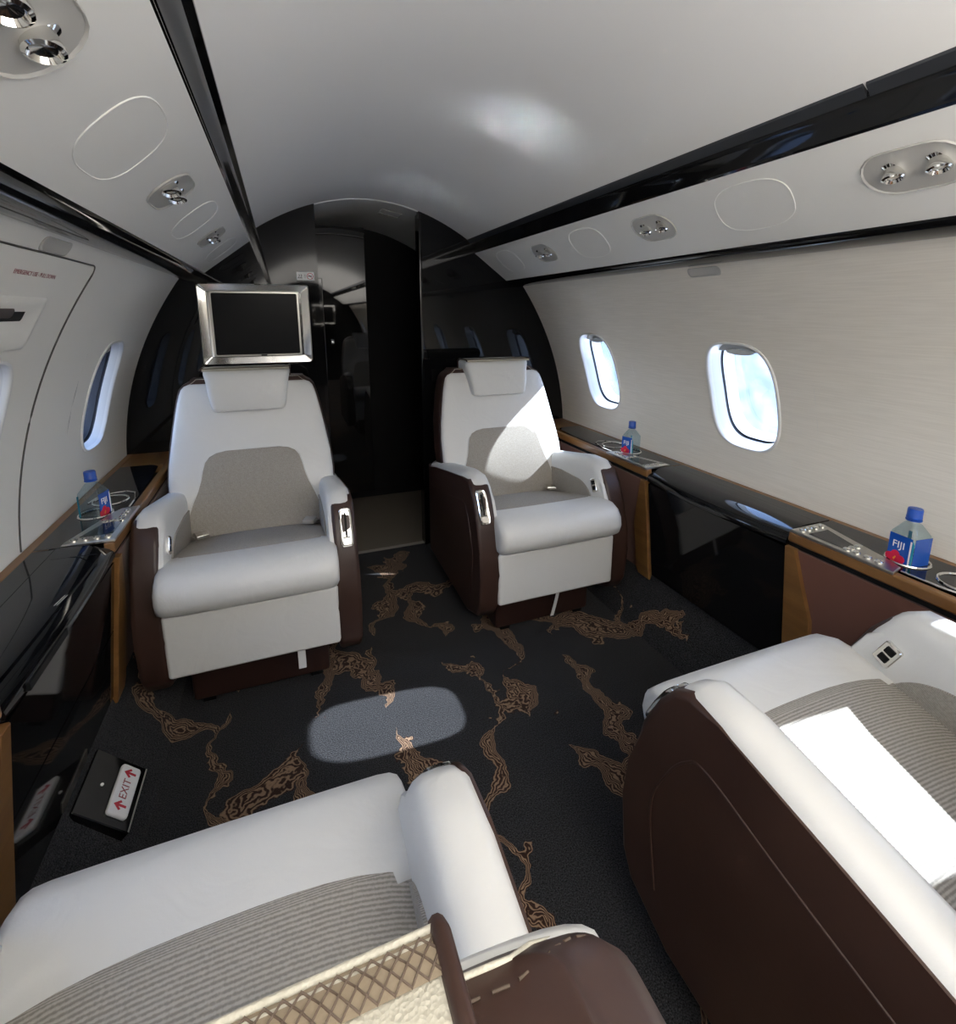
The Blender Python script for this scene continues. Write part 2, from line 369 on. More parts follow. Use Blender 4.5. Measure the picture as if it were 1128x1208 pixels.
# trims: upper and lower black strips, overhead panels between them
for s, nm in ((-1, 1), (1, 2)):
    b = B(); pr = [(.508, 1.618), (.508, 1.608), (.514, 1.594), (.522, 1.577), (.526, 1.563), (.533, 1.560), (.548, 1.562), (.54, 1.63)]
    if s < 0: pr = [(.508, 1.618), (.505, 1.610), (.510, 1.596), (.517, 1.582), (.520, 1.572), (.525, 1.568), (.548, 1.565), (.54, 1.63)]
    b.loft([[(s * x, y, z) for x, z in pr] for y in (YA, YB)])
    t = struct(b.put('trim_%d' % nm, 'black', ang=30), 'black lacquered strip between ceiling and %s overhead panel' % ('left' if s < 0 else 'right'))
    b = B(); pr = [(.494, 1.629), (.4945, 1.621), (.505, 1.611), (.509, 1.606), (.512, 1.62), (.50, 1.635)]
    for y0, y1 in ((YA, .62), (.625, YB - .002)):
        b.loft([[(s * x, y, z) for x, z in pr] for y in (y0, y1)])
    b.put('light_rail', 'rail' if s > 0 else 'strip', t)['label'] = 'grey metal rail along the strip'
    b = B(); pr = [(.716, 1.434), (.7155, 1.427), (.720, 1.418), (.735, 1.410), (.760, 1.404), (.790, 1.401), (.806, 1.402), (.812, 1.407), (.813, 1.425), (.73, 1.45)]
    b.loft([[(s * x, y, z) for x, z in pr] for y in (YA, YB)])
    t2 = struct(b.put('trim_%d' % (nm + 2), 'strip', ang=45), 'black lacquered strip between %s overhead panel and wall' % ('left' if s < 0 else 'right'))
    b = B(); b.box(s * .794, s * .812, YB - .11, YB - .004, 1.400, 1.408, .002); b.put('end_clip', 'chrome', t2)
PA, PB = Vector((.532, 0, 1.563)), Vector((.718, 0, 1.426)); PV = (PB - PA).normalized(); PN = Vector((-PV.z, 0, PV.x)) * -1
if PN.x > 0: PN = -PN                         # into the cabin
def psu(s, y, v, d=0):
    p = PA + PV * v + PN * d; return Vector((s * p.x, y, p.z))
HY = [2.265, 1.60, .925, .26, -.41, -1.08]; VY = [1.925, 1.26, .60, -.07, -.74, -1.36]
for s, nm in ((-1, 'left'), (1, 'right')):
    holes = [[(y + u, .103 + v) for u, v in pill(.078, .047)] for y in VY[:3]]
    b = B(); b.plate([(YA, -.012 if s < 0 else 0), (YB, -.012 if s < 0 else 0), (YB, .231), (YA, .231)], holes, lambda u, v: psu(s, u, v))
    struct(b.put('trim_%d' % (5 if s < 0 else 6), 'psu', recalc=False), 'cream leather overhead panel above the %s windows' % nm)
    names = ['nearest the black bulkhead', 'second from the black bulkhead', 'third from the black bulkhead, nearest the camera', 'fourth, behind the camera', 'fifth, behind the camera', 'last, behind the camera']
    for i, y in enumerate(HY[:3]):
        b = B(); sk = lambda u, v: psu(s, y + u + v * .25, .107 + v, 0)
        o1 = superell(.102, .072, 40, 2.7)
        b.loft([[psu(s, y + u * k + v * k * .25, .107 + v * k, d) for u, v in o1] for k, d in ((1, -.002), (1, .0006), (.992, .0016), (.982, .0016), (.975, .0004), (.94, .0004))])
        tag(b.put('overhead_hatch', 'psu', ang=25), 'oval hatch cover on the %s overhead panel, %s' % (nm, names[i]), 'hatch', 'oval overhead hatch covers')
    for i, y in enumerate(VY[:3]):
        big = i == 2
        t = thing('air_outlet', 'recessed air outlet with two chrome nozzles, %s overhead panel, %s' % (nm, ['nearest the black bulkhead', 'middle one', 'nearest the camera'][i]), 'air outlet', psu(s, y, .103), 'overhead air outlets')
        b = B(); rings = []
        for k, d, sh in ((1.06, .001, 0), (1.03, .004, 0), (1, .002, 0), (.97, -.010, 0), (.86, -.022, -.002), (.55, -.026, -.002)):
            rings.append([psu(s, y + u * k, .103 + v * k + sh, d) for u, v in pill(.078, .047)])
        b.loft(rings); b.put('recess', 'grey', t)['label'] = 'grey recessed bowl'
        for q in (-1, 1):
            ax = (psu(s, 0, 0, 1) - psu(s, 0, 0, 0)); ax = (ax + Vector((0, -.25, 0)) + (psu(s, 0, .5) - psu(s, 0, 0))).normalized()
            c = psu(s, y + q * .034, .088, -.020)
            b = B(); b.lathe([(.024, 0), (.027, .004), (.024, .009), (.018, .010), (.015, .008)], c, psu(s, 0, 0, 1) - psu(s, 0, 0), 24)
            g = b.put('nozzle', 'chrome', t)
            b = B(); b.lathe([(.013, .0), (.017, .008), (.0175, .016), (.0135, .021), (.0145, .027), (.0175, .034), (.0175, .039), (.014, .041), (.011, .036), (.0, .034)], c, ax, 20)
            b.put('nozzle_tip', 'chrome', g)
# wall lights
for s, nm in ((-1, 'left'), (1, 'right')):
    b = B(); P = pill(.062, .0125)
    b.loft([[(s * (wx(1.384 - abs(0) + v * k) - d), 1.266 + u * k, 1.384 + v * k) for u, v in P] for k, d in ((1.06, -.003), (1.06, .003), (.98, .005), (.9, .003))])
    tag(b.put('reading_light', 'grey'), 'flat pill shaped light let into the %s wall above the window' % nm, 'light')

# ------------------------------------------------------------------ windows
def make_window(s, yc, n):
    fr = lambda u, v, d: (s * (wx(WZ + v) + d * .958), yc + u, WZ + v - d * 0.0 + d * .28)
    kd = .62 if s < 0 else 1
    nn = 64; R = lambda a, b2, d: [fr(u, v, d * kd if d > 0 else d) for u, v in superell(a, b2, nn)]
    b = B(); b.loft([R(.143, .188, .002), R(.143, .188, -.003), R(.141, .186, -.005), R(.134, .182, -.0045), R(.131, .181, -.001), R(.128, .180, .012)], cap=False)
    w = struct(b.put('window_%d' % n, 'white', ang=50), 'white rim of cabin window')
    b = B(); b.loft([R(.128, .180, .012), R(.123, .178, .030), R(.120, .176, .046)], cap=False); b.put('inner_reveal', 'reveal', w)
    b = B(); b.loft([R(.120, .176, .046), R(.125, .179, .050), R(.125, .179, .060), R(.122, .173, .060)], cap=False); b.put('gasket', 'gasket', w)
    b = B(); b.loft([R(.122, .173, .060), R(.121, .171, .085), R(.121, .170, .092), R(.121, .170, .112)], cap=False); b.put('outer_reveal', 'gasket' if s < 0 else 'white', w)
    b = B(); b.loft([R(.122, .171, .106), R(.122, .171, .110)]); b.put('pane', 'pane', w)
    # pulled-up blind: lens shaped grip showing at the top
    b = B(); P = [(.055 * math.cos(t), .010 * math.sin(t)) for t in np.linspace(0, 2 * PI, 24, endpoint=False)]
    b.loft([[fr(u * k,  .148 + v * k, d) for u, v in P] for k, d in ((.9, .02), (1, .022), (1, .030), (.9, .032))]); b.put('blind_grip', 'grey', w)
    b = B(); b.prism([(-.100, .146), (.100, .146), (.080, .168), (-.080, .168)], lambda u, v, a: fr(u, v, a), .032, .040, .001, 1); b.put('blind', 'grey', w)
k = 1
for s, wins in ((-1, WINS_L), (1, WINS_R)):
    for yc in wins: make_window(s, yc, k); k += 1

# ------------------------------------------------------------------ emergency door in the left wall
b = wall_patch(B(), -1, .70, 1.53, .675, 1.366, [1.254], -.0035, .138, .183)
bmx = b.put('door_1', 'wall_l', ang=60); struct(bmx, 'cream emergency exit panel in the left wall around a window')
b = B(); path = [(-(wx(z) - .004), 1.535, z) for z in np.linspace(.655, 1.34, 30)]
path += [(-(wx(1.34 + .028 * math.sin(t)) - .004), 1.535 - .028 + .028 * math.cos(t), 1.34 + .028 * math.sin(t)) for t in np.linspace(.2, PI / 2, 6)]
path += [(-(wx(1.368) - .004), y, 1.368) for y in np.linspace(1.5, .70, 10)]
b.tube(path, .0020, 6); b.put('seam', 'seam', bmx)
f = lambda u, v, a: (-(wx(v) - a), u, v)
b = B(); b.loft([[f(u, v, a) for u, v in rrect(1.02 - e, 1.352 + e, 1.185 - e, 1.283 + e, .012)] for e, a in ((.004, .002), (.004, .008), (0, .011), (-.012, .011), (-.03, .006), (-.034, .0045))]); b.put('handle_surround', 'wall_l', bmx)
b = B(); b.loft([[f(u, v, a) for u, v in rrect(1.10, 1.285, 1.240, 1.270, .006)] for a in (.0045, .0075)]); hs = b.put('handle_recess', 'matte', bmx)
b = B(); b.prism(rrect(1.11, 1.228, 1.246, 1.264, .004), f, .006, .012, .003); hd = b.put('handle', 'brown_dark', bmx); hd['label'] = 'dark pull handle'
b = B(); b.merge(text_bm('EMERGENCY USE - PULL DOWN', .0125), frame_mx((-(wx(1.329) - .0048), 1.25, 1.329), (0, 1, 0), (wx(1.34) * 0 + .5, 0, 1)))
b.put('lettering', 'redtext', bmx)

# ------------------------------------------------------------------ front bulkhead and vestibule
def arch(x0, x1, n=24, zf=None):              # outline under the cabin section between x0 and x1
    def top(x):
        a = abs(x)
        if a <= .54: return cz(a)
        if a <= .718: return lerp(1.563, 1.426, (a - .532) / .186)
        if a <= .81: return 1.415
        lo, hi = .3, 1.43
        for _ in range(40):
            m = (lo + hi) / 2
            if wx(m) > a and m > .0: lo = m
            else: hi = m
        return lo
    xs = [lerp(x0, x1, i / n) for i in range(n + 1)]
    return [(x, top(x) + .004) for x in xs]
def bulk(xi, xo, y0, y1):
    o = arch(xi, xo, 40); zs = [.9, .75, .6, .45]
    side = [((1 if xo > 0 else -1) * (1.094 if z < .7 else wx(z) + .005), z) for z in zs]
    P = [(xi, 0)] + o[:-1] + [q for q in side] + [((1 if xo > 0 else -1) * .86, .1), ((1 if xo > 0 else -1) * .80, 0)]
    b = B(); b.prism(P, lambda u, v, a: (u, a, v), y0, y1); return b
struct(bulk(-.245, -1.06, YB, YB + .03).put('wall_front_left', 'black_bulk'), 'black gloss bulkhead panel left of the doorway')
struct(bulk(.240, 1.06, YB, YB + .03).put('wall_front_right', 'black_bulk'), 'black gloss bulkhead panel right of the doorway')
b = B(); P = arch(-1.06, 1.06, 60); P = [(-.8, 0), (-1.09, .5), (-1.09, .75)] + P + [(1.09, .75), (1.09, .5), (.8, 0)]
b.prism(P, lambda u, v, a: (u, a, v), YA - .03, YA); struct(b.put('wall_back', 'black_bulk'), 'black bulkhead far behind the camera')
# vestibule
b = B(); xs = [lerp(-.75, .75, i / 32) for i in range(33)]
b.loft([[(x, YB - .001, cz(x) + .003) for x in xs], [(x, YV + .02, cz(x) + .003) for x in xs]], cap=False, closed=False)
cv = struct(b.put('ceiling_vestibule', 'ceil'))
b = B(); b.tube([(x, YB + .004, cz(x) - .001) for x in np.linspace(-.245, .24, 17)], .004, 6); b.put('edge_bead', 'white', cv)
b = B()
q = [(.10, 2.70), (.20, 2.70), (.20, 2.80), (.10, 2.80)]
b.tube([(x, y, cz(x) - .001) for x, y in q], .0022, 5, closed=True); b.put('hatch_outline', 'grey', cv)
b = B(); b.box(-.75, .75, YB + .031, YV + .02, -.03, .004); struct(b.put('floor_vestibule', 'mat_floor'))
b = B(); b.box(-.75, -.50, YB + .031, YV, 0, 1.70); struct(b.put('wall_vestibule_left', 'matte'))
b = B(); b.box(.62, .75, YB + .031, YV, 0, 1.70); struct(b.put('wall_vestibule_right', 'matte'))
b = B(); P = [(-.75, 0)] + [(x, cz(x) + .02) for x in np.linspace(-.75, .75, 30)] + [(.75, 0)]
b.prism(P, lambda u, v, a: (u, a, v), YV, YV + .03); struct(b.put('wall_vestibule_end', 'matte'), 'black wall at the far end of the vestibule')
t = thing('closet', 'black mirror gloss closet on the left of the dark vestibule', 'closet', (-.2, 3.14, 0))
YC = 2.92
P = [(-.48, .21)] + [(x, min(1.715, cz(x) - .012)) for x in np.linspace(-.48, .036, 20)] + [(.036, .21)]
b = B(); b.prism(P, lambda u, v, a: (u, a, v), YC, YV - .001); b.put('body', 'matte', t)
b = B(); b.box(-.48, -.10, YC + .02, YV - .001, .004, .212, .002); b.put('plinth', 'matte', t)
P = [(-.47, .215)] + [(x, min(1.70 - .55 * (x + .13) ** 2, cz(x) - .03)) for x in np.linspace(-.47, .034, 14)] + [(.034, .215)]
b = B(); b.prism(P, lambda u, v, a: (u, a, v), YC - .018, YC - .001, .003); b.put('door', 'mirror', t)
b = B(); b.tube([(x, YC - .02, min(1.672 - .55 * (x + .13) ** 2, cz(x) - .06)) for x in np.linspace(-.465, .03, 20)], .005, 8); b.put('arched_moulding', 'black', t, ang=80)
b = B(); b.lathe([(.014, 0), (.016, .006), (.011, .011), (.009, .022), (0, .024)], (-.165, YC - .018, 1.10), (0, -1, 0), 20); b.put('latch', 'chrome', t)
b = B(); b.box(-.247, -.225, YB + .032, YB + .10, 0, 1.42, .004); struct(b.put('trim_7', 'black'), 'black door post at the left of the doorway')
b = B(); b.box(.238, .252, YB - .012, YB + .06, 0, 1.735, .003); struct(b.put('trim_8', 'black'), 'black door post at the right of the doorway')

# wall monitor
t = thing('wall_monitor', 'black screen in a wide polished chrome frame on the left bulkhead panel', 'monitor', (-.525, YB, 1.03))
f = lambda u, v, a: (u, YB - a, v)
b = B(); b.loft([[f(u, v, a) for u, v in rrect(-.752 + e, -.293 - e, 1.030 + e, 1.384 - e, .012 if e < .03 else .004)] for e, a in ((0, .0), (0, .022), (.004, .026), (.034, .020), (.036, .012))]); b.put('frame', 'chrome', t)
b = B(); b.loft([[f(u, v, a) for u, v in rrect(-.706 + e, -.339 - e, 1.066 + e, 1.352 - e, .006 if e < .01 else .002)] for e, a in ((0, .012), (0, .030), (.002, .032), (.008, .032), (.009, .029))]); b.put('bezel', 'satin', t)
b = B(); b.box(-.698, -.347, YB - .0305, YB - .012, 1.074, 1.344); b.put('screen', 'screen', t)
b = B(); b.box(-.515, -.49, YB - .034, YB - .03, 1.067, 1.073, .001); b.put('sensor', 'matte', t)
def copy_tree(o, parent=None, sub=None):
    c = o.copy(); COL.objects.link(c)
    if parent: c.parent = parent
    for ch in list(o.children): copy_tree(ch, c)
    return c
m2 = copy_tree(t); m2.location = (.33, YA, 1.06); m2.rotation_euler = (0, 0, PI); m2['label'] = 'wall monitor on the black bulkhead behind the camera'
# no-smoking / seat belt placard
t = thing('placard', 'small white seat belt and no smoking placard above the monitor', 'sign', (-.30, YB, 1.425))
b = B(); b.prism(rrect(-.340, -.262, 1.406, 1.443, .003), f, 0, .003, .0008, 1); b.put('plate', 'signwhite', t)
b = B(); b.tube([(-.281 + .0135 * math.cos(a), YB - .0035, 1.4245 + .0135 * math.sin(a)) for a in np.linspace(0, 2 * PI, 20, endpoint=False)], .0013, 5, closed=True)
b.tube([(-.281 - .0095, YB - .0035, 1.4245 + .0095), (-.281 + .0095, YB - .0035, 1.4245 - .0095)], .0012, 5); b.put('prohibition_ring', 'red', t)
b = B(); b.box(-.290, -.273, YB - .0042, YB - .003, 1.4225, 1.4265); b.put('cigarette', 'blackprint', t)
b = B()
for x in (-.331, -.322): b.tube([(x, YB - .0035, 1.418), (x + .004, YB - .0035, 1.426), (x + .002, YB - .0035, 1.432)], .0016, 5)
b.tube([(-.336, YB - .0035, 1.416), (-.315, YB - .0035, 1.416)], .0013, 5)
b.tube([(-.303, YB - .0035, 1.416), (-.303, YB - .0035, 1.432)], .0007, 4); b.put('belt_pictogram', 'blackprint', t)

# ------------------------------------------------------------------ side ledges, cabinets and panels
def plan(s): return lambda u, v, a: (s * u, v, a)
ZL = .652
def ledge(s, nm):
    t = thing('side_ledge', 'long wood edged ledge with black inlays under the %s windows' % nm, 'ledge', (s * .98, .5, .6))
    b = B(); b.box(s * 1.064, s * 1.0885, YA, YB, .605, ZL, .003); b.put('wall_edge', 'wood', t)
    for y0, y1 in ((1.532, YB), (YA, .928)):
        b = B(); b.box(s * .886, s * .912, y0, y1, .618, ZL - .002, .006, 3); b.put('front_edge', 'wood', t)
    b = B(); b.box(s * .912, s * 1.064, 2.31, YB, .605, ZL - .001, .002); b.put('end_board', 'wood', t)
    b = B(); b.box(s * .896, s * 1.085, YA, .928, .603, .617); b.box(s * .896, s * 1.085, 1.532, YB, .603, .617); b.put('underboard', 'matte', t)
    for k, sg in ((0, 1), (1, -1)):              # forward and near inlay, mirrored about the table
        Y = lambda y: 1.23 + sg * (y - 1.23)
        y0, y1 = 1.534, (2.308 if sg > 0 else 3.10)
        wells = [(.992, 1.770, .043), (.985, 1.890, .048)]
        out = [(.913, y0), (1.063, y0), (1.063, y1), (.955, y1), (.925, y1 - .03), (.913, y1 - .20)]
        b = B(); holes = [[(cx + r * math.cos(a), cy + r * math.sin(a)) for a in np.linspace(0, 2 * PI, 28, endpoint=False)] for cx, cy, r in wells]
        b.plate(out, holes, lambda u, v: (s * u, Y(v), ZL + .001)); b.put('inlay', 'black', t)
        for cx, cy, r in wells:
            c = (s * cx, Y(cy), 0)
            b = B(); b.lathe([(r, ZL + .001), (r * .97, ZL - .012), (r * .93, .625), (0, .624)], c, n=28); w = b.put('cup_well', 'black', t)
            b = B(); b.tube([(c[0] + (r + .001) * math.cos(a), c[1] + (r + .001) * math.sin(a), ZL + .002) for a in np.linspace(0, 2 * PI, 32, endpoint=False)], .0032, 6, closed=True); b.put('rim', 'chrome', w)
        # control panel: a triangular plate
        tri = [(.884, 1.538), (1.006, 1.538), (1.003, 1.556), (.945, 1.762), (.930, 1.79), (.884, 1.80)]
        b = B(); b.prism([(u, Y(v)) for u, v in tri], plan(s), ZL - .004, ZL + .0045, .002, 1)
        cp = b.put('control_panel', 'satin', t); cp['label'] = 'triangular silver switch panel'
        din = [(.900, 1.580), (.978, 1.580), (.945, 1.672), (.900, 1.672)]
        b = B(); b.prism([(u, Y(v)) for u, v in din], plan(s), ZL + .004, ZL + .0056, .0008, 1); b.put('display', 'black', cp)
        rows = [[(.905 + .026 * i, 1.560) for i in range(4)], [(.903 + .021 * i, 1.682) for i in range(3)], [(.907, 1.703 + .026 * i) for i in range(3)]]
        for row in rows:
            for u, v in row:
                b = B(); b.lathe([(.0095, 0), (.0095, .0025), (.0075, .0045), (.0055, .0035), (.004, .005), (0, .0055)], (s * u, Y(v), ZL + .0045), n=14); b.put('button', 'chrome', cp)
        # chrome tray line between inlay and front edge
        b = B(); b.tube([(s * u, Y(v), ZL + .002) for u, v in ((.914, 1.80), (.915, 1.88), (.93, 1.95), (.96, 1.975), (1.0, 1.965), (1.035, 1.93), (1.045, 1.88))], .0028, 6); b.put('tray_line', 'chrome', t)
    return t
ledge(-1, 'left'); ledge(1, 'right')
def table(s, nm, bul, lab):
    t = thing('stowed_table', lab, 'table', (s * .97, 1.23, .60))
    ys = np.linspace(.932, 1.528, 21)
    ins = [(.886 - bul * math.sin(PI * (y - .932) / .596) ** 1.0, y) for y in ys]
    rings = []
    for u, y in ins:
        rings.append([(s * x, y, z) for x, z in ((1.012, ZL + .0015), (.965, ZL + .0015), (.940, ZL - .001), (u + .034, ZL - .009), (u + .012, ZL - .019), (u + .003, ZL - .027), (u, ZL - .036), (u + .002, ZL - .046), (u + .010, ZL - .052), (1.012, ZL - .052))])
    b = B(); b.loft(rings); b.put('lid', 'black', t)
    b = B(); b.box(s * 1.0135, s * 1.063, .932, 1.528, .61, ZL + .001, .0015); b.put('back_leaf', 'black', t)
    if s < 0:
        b = B(); b.prism([(.8785, 1.0), (.8785, 1.17), (.90, 1.17), (.90, 1.0)], plan(s), .604, .622, .002, 1); b.put('finger_pull', 'matte', t)
        b = B(); b.tube([(s * .8795, 1.0, .6245), (s * .8795, 1.17, .6245)], .0012, 5); b.put('pull_edge', 'chrome', t)
        b = B(); b.tube([(s * .905, 1.21, ZL + .0017), (s * .899, 1.25, ZL + .0017)], .0007, 4); b.tube([(s * .910, 1.21, ZL + .0017), (s * .904, 1.25, ZL + .0017)], .0007, 4); b.put('fine_print', 'grey', t)
        b = B(); b.tube([(s * 1.0, 1.46, ZL + .0005), (s * .905, 1.46, ZL + .0005)], .0014, 5); b.put('seam', 'matte', t)
table(-1, 'left', .006, 'black lacquered table lid let into the left ledge beside the exit panel')
table(1, 'right', .022, 'black lacquered bow fronted table lid let into the right ledge')
def tx(z): return .893 + .125 * (.6 - z)
def tilt(b, s, y0, y1, z0, z1, off, dep, r):
    return b.prism([(tx(z0) + off, z0), (tx(z1) + off, z1), (tx(z1) + off + dep, z1), (tx(z0) + off + dep, z0)], lambda u, v, a: (s * u, a, v), y0, y1, r, 2)
def cabinet(s, nm):
    t = thing('side_cabinet', 'black gloss cabinet front under the %s table lid' % nm, 'cabinet', (s * .93, 1.23, .25))
    b = B(); tilt(b, s, .932, 1.528, .192, .598, .004, .08, .003); b.put('body', 'black', t)
    if s < 0:
        for z0, z1 in ((.194, .396), (.401, .596)):
            b = B(); tilt(b, s, .936, 1.524, z0, z1, -.004, .007, .0015); b.put('door', 'black', t)
    else:
        b = B(); tilt(b, s, .936, 1.524, .194, .596, -.004, .007, .0015); b.put('door', 'black', t)
cabinet(-1, 'left'); cabinet(1, 'right')
for s, nm in ((-1, 'left'), (1, 'right')):
    for sg in (1, -1):
        Y = lambda y: 1.23 + sg * (y - 1.23)
        b = B(); b.prism([(Y(1.531), .604), (Y(1.560), .604), (Y(1.585), .50), (Y(1.612), .40), (Y(1.612), .19), (Y(1.600), .165), (Y(1.531), .165)], lambda u, v, a: (s * (tx(v) + a), u, v), -.014, .03, .004, 2)
        tag(b.put('wood_pillar', 'wood'), 'wedge shaped wood pillar at the %s end of the %s cabinet' % ('far' if sg > 0 else 'near', nm), 'pillar')
        y0, y1 = sorted((Y(1.555), YB - .004 if sg > 0 else YA + .004))
        b = B(); tilt(b, s, y0, y1, .15, .600, 0, .05, .003); struct(b.put('trim_%d' % (11 + s + (sg > 0)), 'suede'), 'brown suede panel below the %s ledge %s' % (nm, 'beside the far armchair' if sg > 0 else 'beside the near armchair'))
# small grey placard on the left cabinet foot
t = thing('notice_plate', 'narrow grey notice plate on the black base of the left cabinet', 'sign', (-.94, 1.23, .2))
b = B(); tilt(b, -1, 1.155, 1.304, .197, .222, -.0065, .003, .0006); b.put('plate', 'satin', t)
# floor exit light
t = thing('exit_light', 'white EXIT floor light with red arrows in a black housing', 'exit sign', (-.88, 1.27, .1))
sd = Vector((-.70, 0, .72)).normalized(); sn = Vector((.72, 0, .70)).normalized()
def sl(u, v, a): p = Vector((-.840, u, .066)) + sd * v + sn * a; return p
b = B(); b.prism(rrect(1.182, 1.362, .0, .140, .004), sl, -.035, .003, .002, 1); b.put('housing', 'black', t)
b = B(); b.tube([sl(1.360, .003, .003), sl(1.184, .003, .003)], .002, 5); b.put('edge_strip', 'satin', t)
b = B(); b.prism(rrect(1.203, 1.343, .018, .070, .009), sl, .001, .013, .005, 3); ln = b.put('lens', 'signwhite', t); ln['label'] = 'white rounded lens'
mx = frame_mx(sl(1.253, .128, .0264), (0, 1, 0), sd)
# letters read along the ledge, tops towards the aft end's left as in the photograph
mx = frame_mx(sl(1.273, .045, .0132), (0, 1, 0), sd)
b = B(); b.merge(text_bm('EXIT', .027), mx); b.put('lettering', 'redtext', ln)
def arrow(c):
    b = B()
    for u0, u1, v0, v1 in ((-.003, .003, -.014, .010),):
        b.prism([(c + u0, .044 + v0), (c + u1, .044 + v0), (c + u1, .044 + v1), (c + u0, .044 + v1)], sl, .013, .0136)
    b.prism([(c - .013, .046), (c - .009, .042), (c, .053), (c + .009, .042), (c + .013, .046), (c, .061)], sl, .013, .0136)
    b.put('arrow', 'red', ln)
arrow(1.228); arrow(1.318)
b = B(); b.lathe([(.004, 0), (.003, .003), (0, .0035)], sl(1.272, .098, .003), sn, 8); b.put('lamp_dot', 'signwhite', t)

# ------------------------------------------------------------------ armchairs
def superloop(hw, y0, y1, z, e=4, n=28, cx=0):
    c = (y0 + y1) / 2; h = (y1 - y0) / 2
    return [(cx + u, c + v, z) for u, v in superell(hw, h, n, e)]
def chair(sg, label, loc, rot, rec, hy):
    """local: front of the cushion at y=0, backrest towards +y; sg = side of the aisle arm"""
    t = thing('armchair', label, 'armchair', (0, 0, 0), 'cabin armchairs')
    # swivel base
    b = B(); b.box(-.215, .215, .165, .58, .012, .20, .012); bs = b.put('base', 'brown_dark', t)
    for x in (-.17, .17):
        b = B(); b.box(x - .02, x + .02, .17, .57, 0, .014, .003); b.put('floor_track', 'matte', bs)
    b = B(); b.lathe([(.013, 0), (.013, .014), (.010, .018), (0, .019)], (.215, .19, .15), (1, 0, 0), 12); b.put('knob', 'white', bs)
    # outer shells with the arm fronts
    ol = [(.060, .19), (.056, .31), (.066, .40), (.092, .51), (.128, .585), (.160, .628), (.195, .648), (.26, .640), (.45, .605), (.62, .572), (.74, .556), (.74, .12), (.20, .10), (.09, .14)]
    for s in (-1, 1):
        b = B(); b.prism(ol, lambda u, v, a: (s * a, u, v), .246, .323, .014, 3)
        sh = b.put('arm_shell', 'brown', t)
        if s == sg or True:
            # raised seam on the outer side
            st = [(.16, .20), (.135, .36), (.165, .46), (.205, .525), (.25, .545), (.40, .512), (.70, .455)]
            b = B(); b.tube(smooth([(s * .3232, u, v) for u, v in st]), .0022, 8); b.put('piping', 'brown', sh, ang=80)
        rings = []
        for y, zt, k in ((.104, .515, .55), (.122, .560, .80), (.146, .605, .95), (.170, .640, 1), (.205, .662, 1), (.28, .660, 1), (.45, .627, 1), (.60, .598, 1), (.70, .58, 1)):
            o_ = .3220 if k > .9 else .318
            ring = [(.234, .36), (.234, zt - .045), (.237, zt - .026), (.245, zt - .010), (.258, zt - .002), (.278, zt), (.298, zt - .002), (.311, zt - .010), (o_, zt - .028), (o_, zt - .034), (.285, zt - .040), (.285, .36)]
            rings.append([(s * x, y, z) for x, z in ring])
        b = B(); b.loft(rings); b.put('arm_pad', 'leather', t, ang=50)
        ln_ = [(.062, .31), (.072, .40), (.098, .51), (.132, .575), (.160, .600), (.20, .605), (.45, .565), (.70, .52), (.70, .31)]
        b = B(); b.prism(ln_, lambda u, v, a: (s * a, u, v), .2346, .262, .006, 2); b.put('arm_lining', 'leather', t)
        P = [(.62, .36), (.172, .40)] + [(.305 - .133 * math.cos(a), .43 + .122 * math.sin(a)) for a in np.linspace(.1, PI / 2, 12)] + [(.45, .549), (.62, .528)]
        b = B(); b.prism(P, lambda u, v, a: (s * a, u, v), .229, .240, .003, 2); b.put('arm_insert', 'fabric', t)
    # aisle arm: recline handle on the arm front
    def af(u, v, a):                            # point on the sloping front of the aisle arm
        y = interp(v, [.31, .40, .51, .585, .628, .648], [.056, .066, .092, .128, .160, .195]); return (sg * u, y - a, v)
    b = B()
    for e0, a0 in (((0, 0), None),): pass
    b.loft([[af(.290 + u * k, .562 + v * k2, a) for u, v in superell(.021, .056, 24, 6)] for k, k2, a in ((1, 1, -.004), (1, 1, .005), (.93, .97, .008), (.72, .88, .006), (.70, .87, .002))])
    h = b.put('handle_plate', 'chrome', t); h['label'] = 'chrome recline handle plate'
    b = B(); b.loft([[af(.290 + u, .570 + v, a) for u, v in superell(.0028, .034, 16, 6)] for a in (.002, .0075)]); b.put('slot', 'matte', h)
    b = B(); b.loft([[af(.290 + u, .525 + v, a) for u, v in superell(.013, .010, 16, 5)] for a in (.002, .012)]); b.put('lever', 'satin', h)
    # wall arm: chrome latch on the inner face
    s = -sg
    g = lambda u, v, a: (s * (.234 - a), .345 - u * .35 + .165 * 0 + u * 0 - .17, v)
    def lf(u, v, a): return (s * (.2325 - a), .180 + u, .560 + v)
    rotq = lambda P, an: [(u * math.cos(an) - v * math.sin(an), u * math.sin(an) + v * math.cos(an)) for u, v in P]
    b = B(); b.loft([[lf(u, v, a) for u, v in rotq([(x * k, y * k) for x, y in rrect(-.017, .017, -.028, .028, .005)], -.45)] for k, a in ((1, -.003), (1, .004), (.9, .006), (.72, .005))])
    l = b.put('latch', 'chrome', t)
    b = B()
    for q in (-.012, .010): b.prism(rotq(rrect(-.009, .009, q - .007, q + .009, .002), -.45), lf, .004, .0075, .001, 1)
    b.put('latch_button', 'matte', l)
    # leg rest panel
    b = B(); b.box(-.250, .250, .052, .16, .185, .392, .012, 3); b.put('leg_rest', 'leather', t)
    # front roll
    hw = .256; prof = [(.20, .388), (.10, .386), (.045, .392), (.012, .415), (.0, .450), (.006, .485), (.03, .513), (.07, .528), (.12, .527), (.17, .516), (.20, .508)]
    rings = []
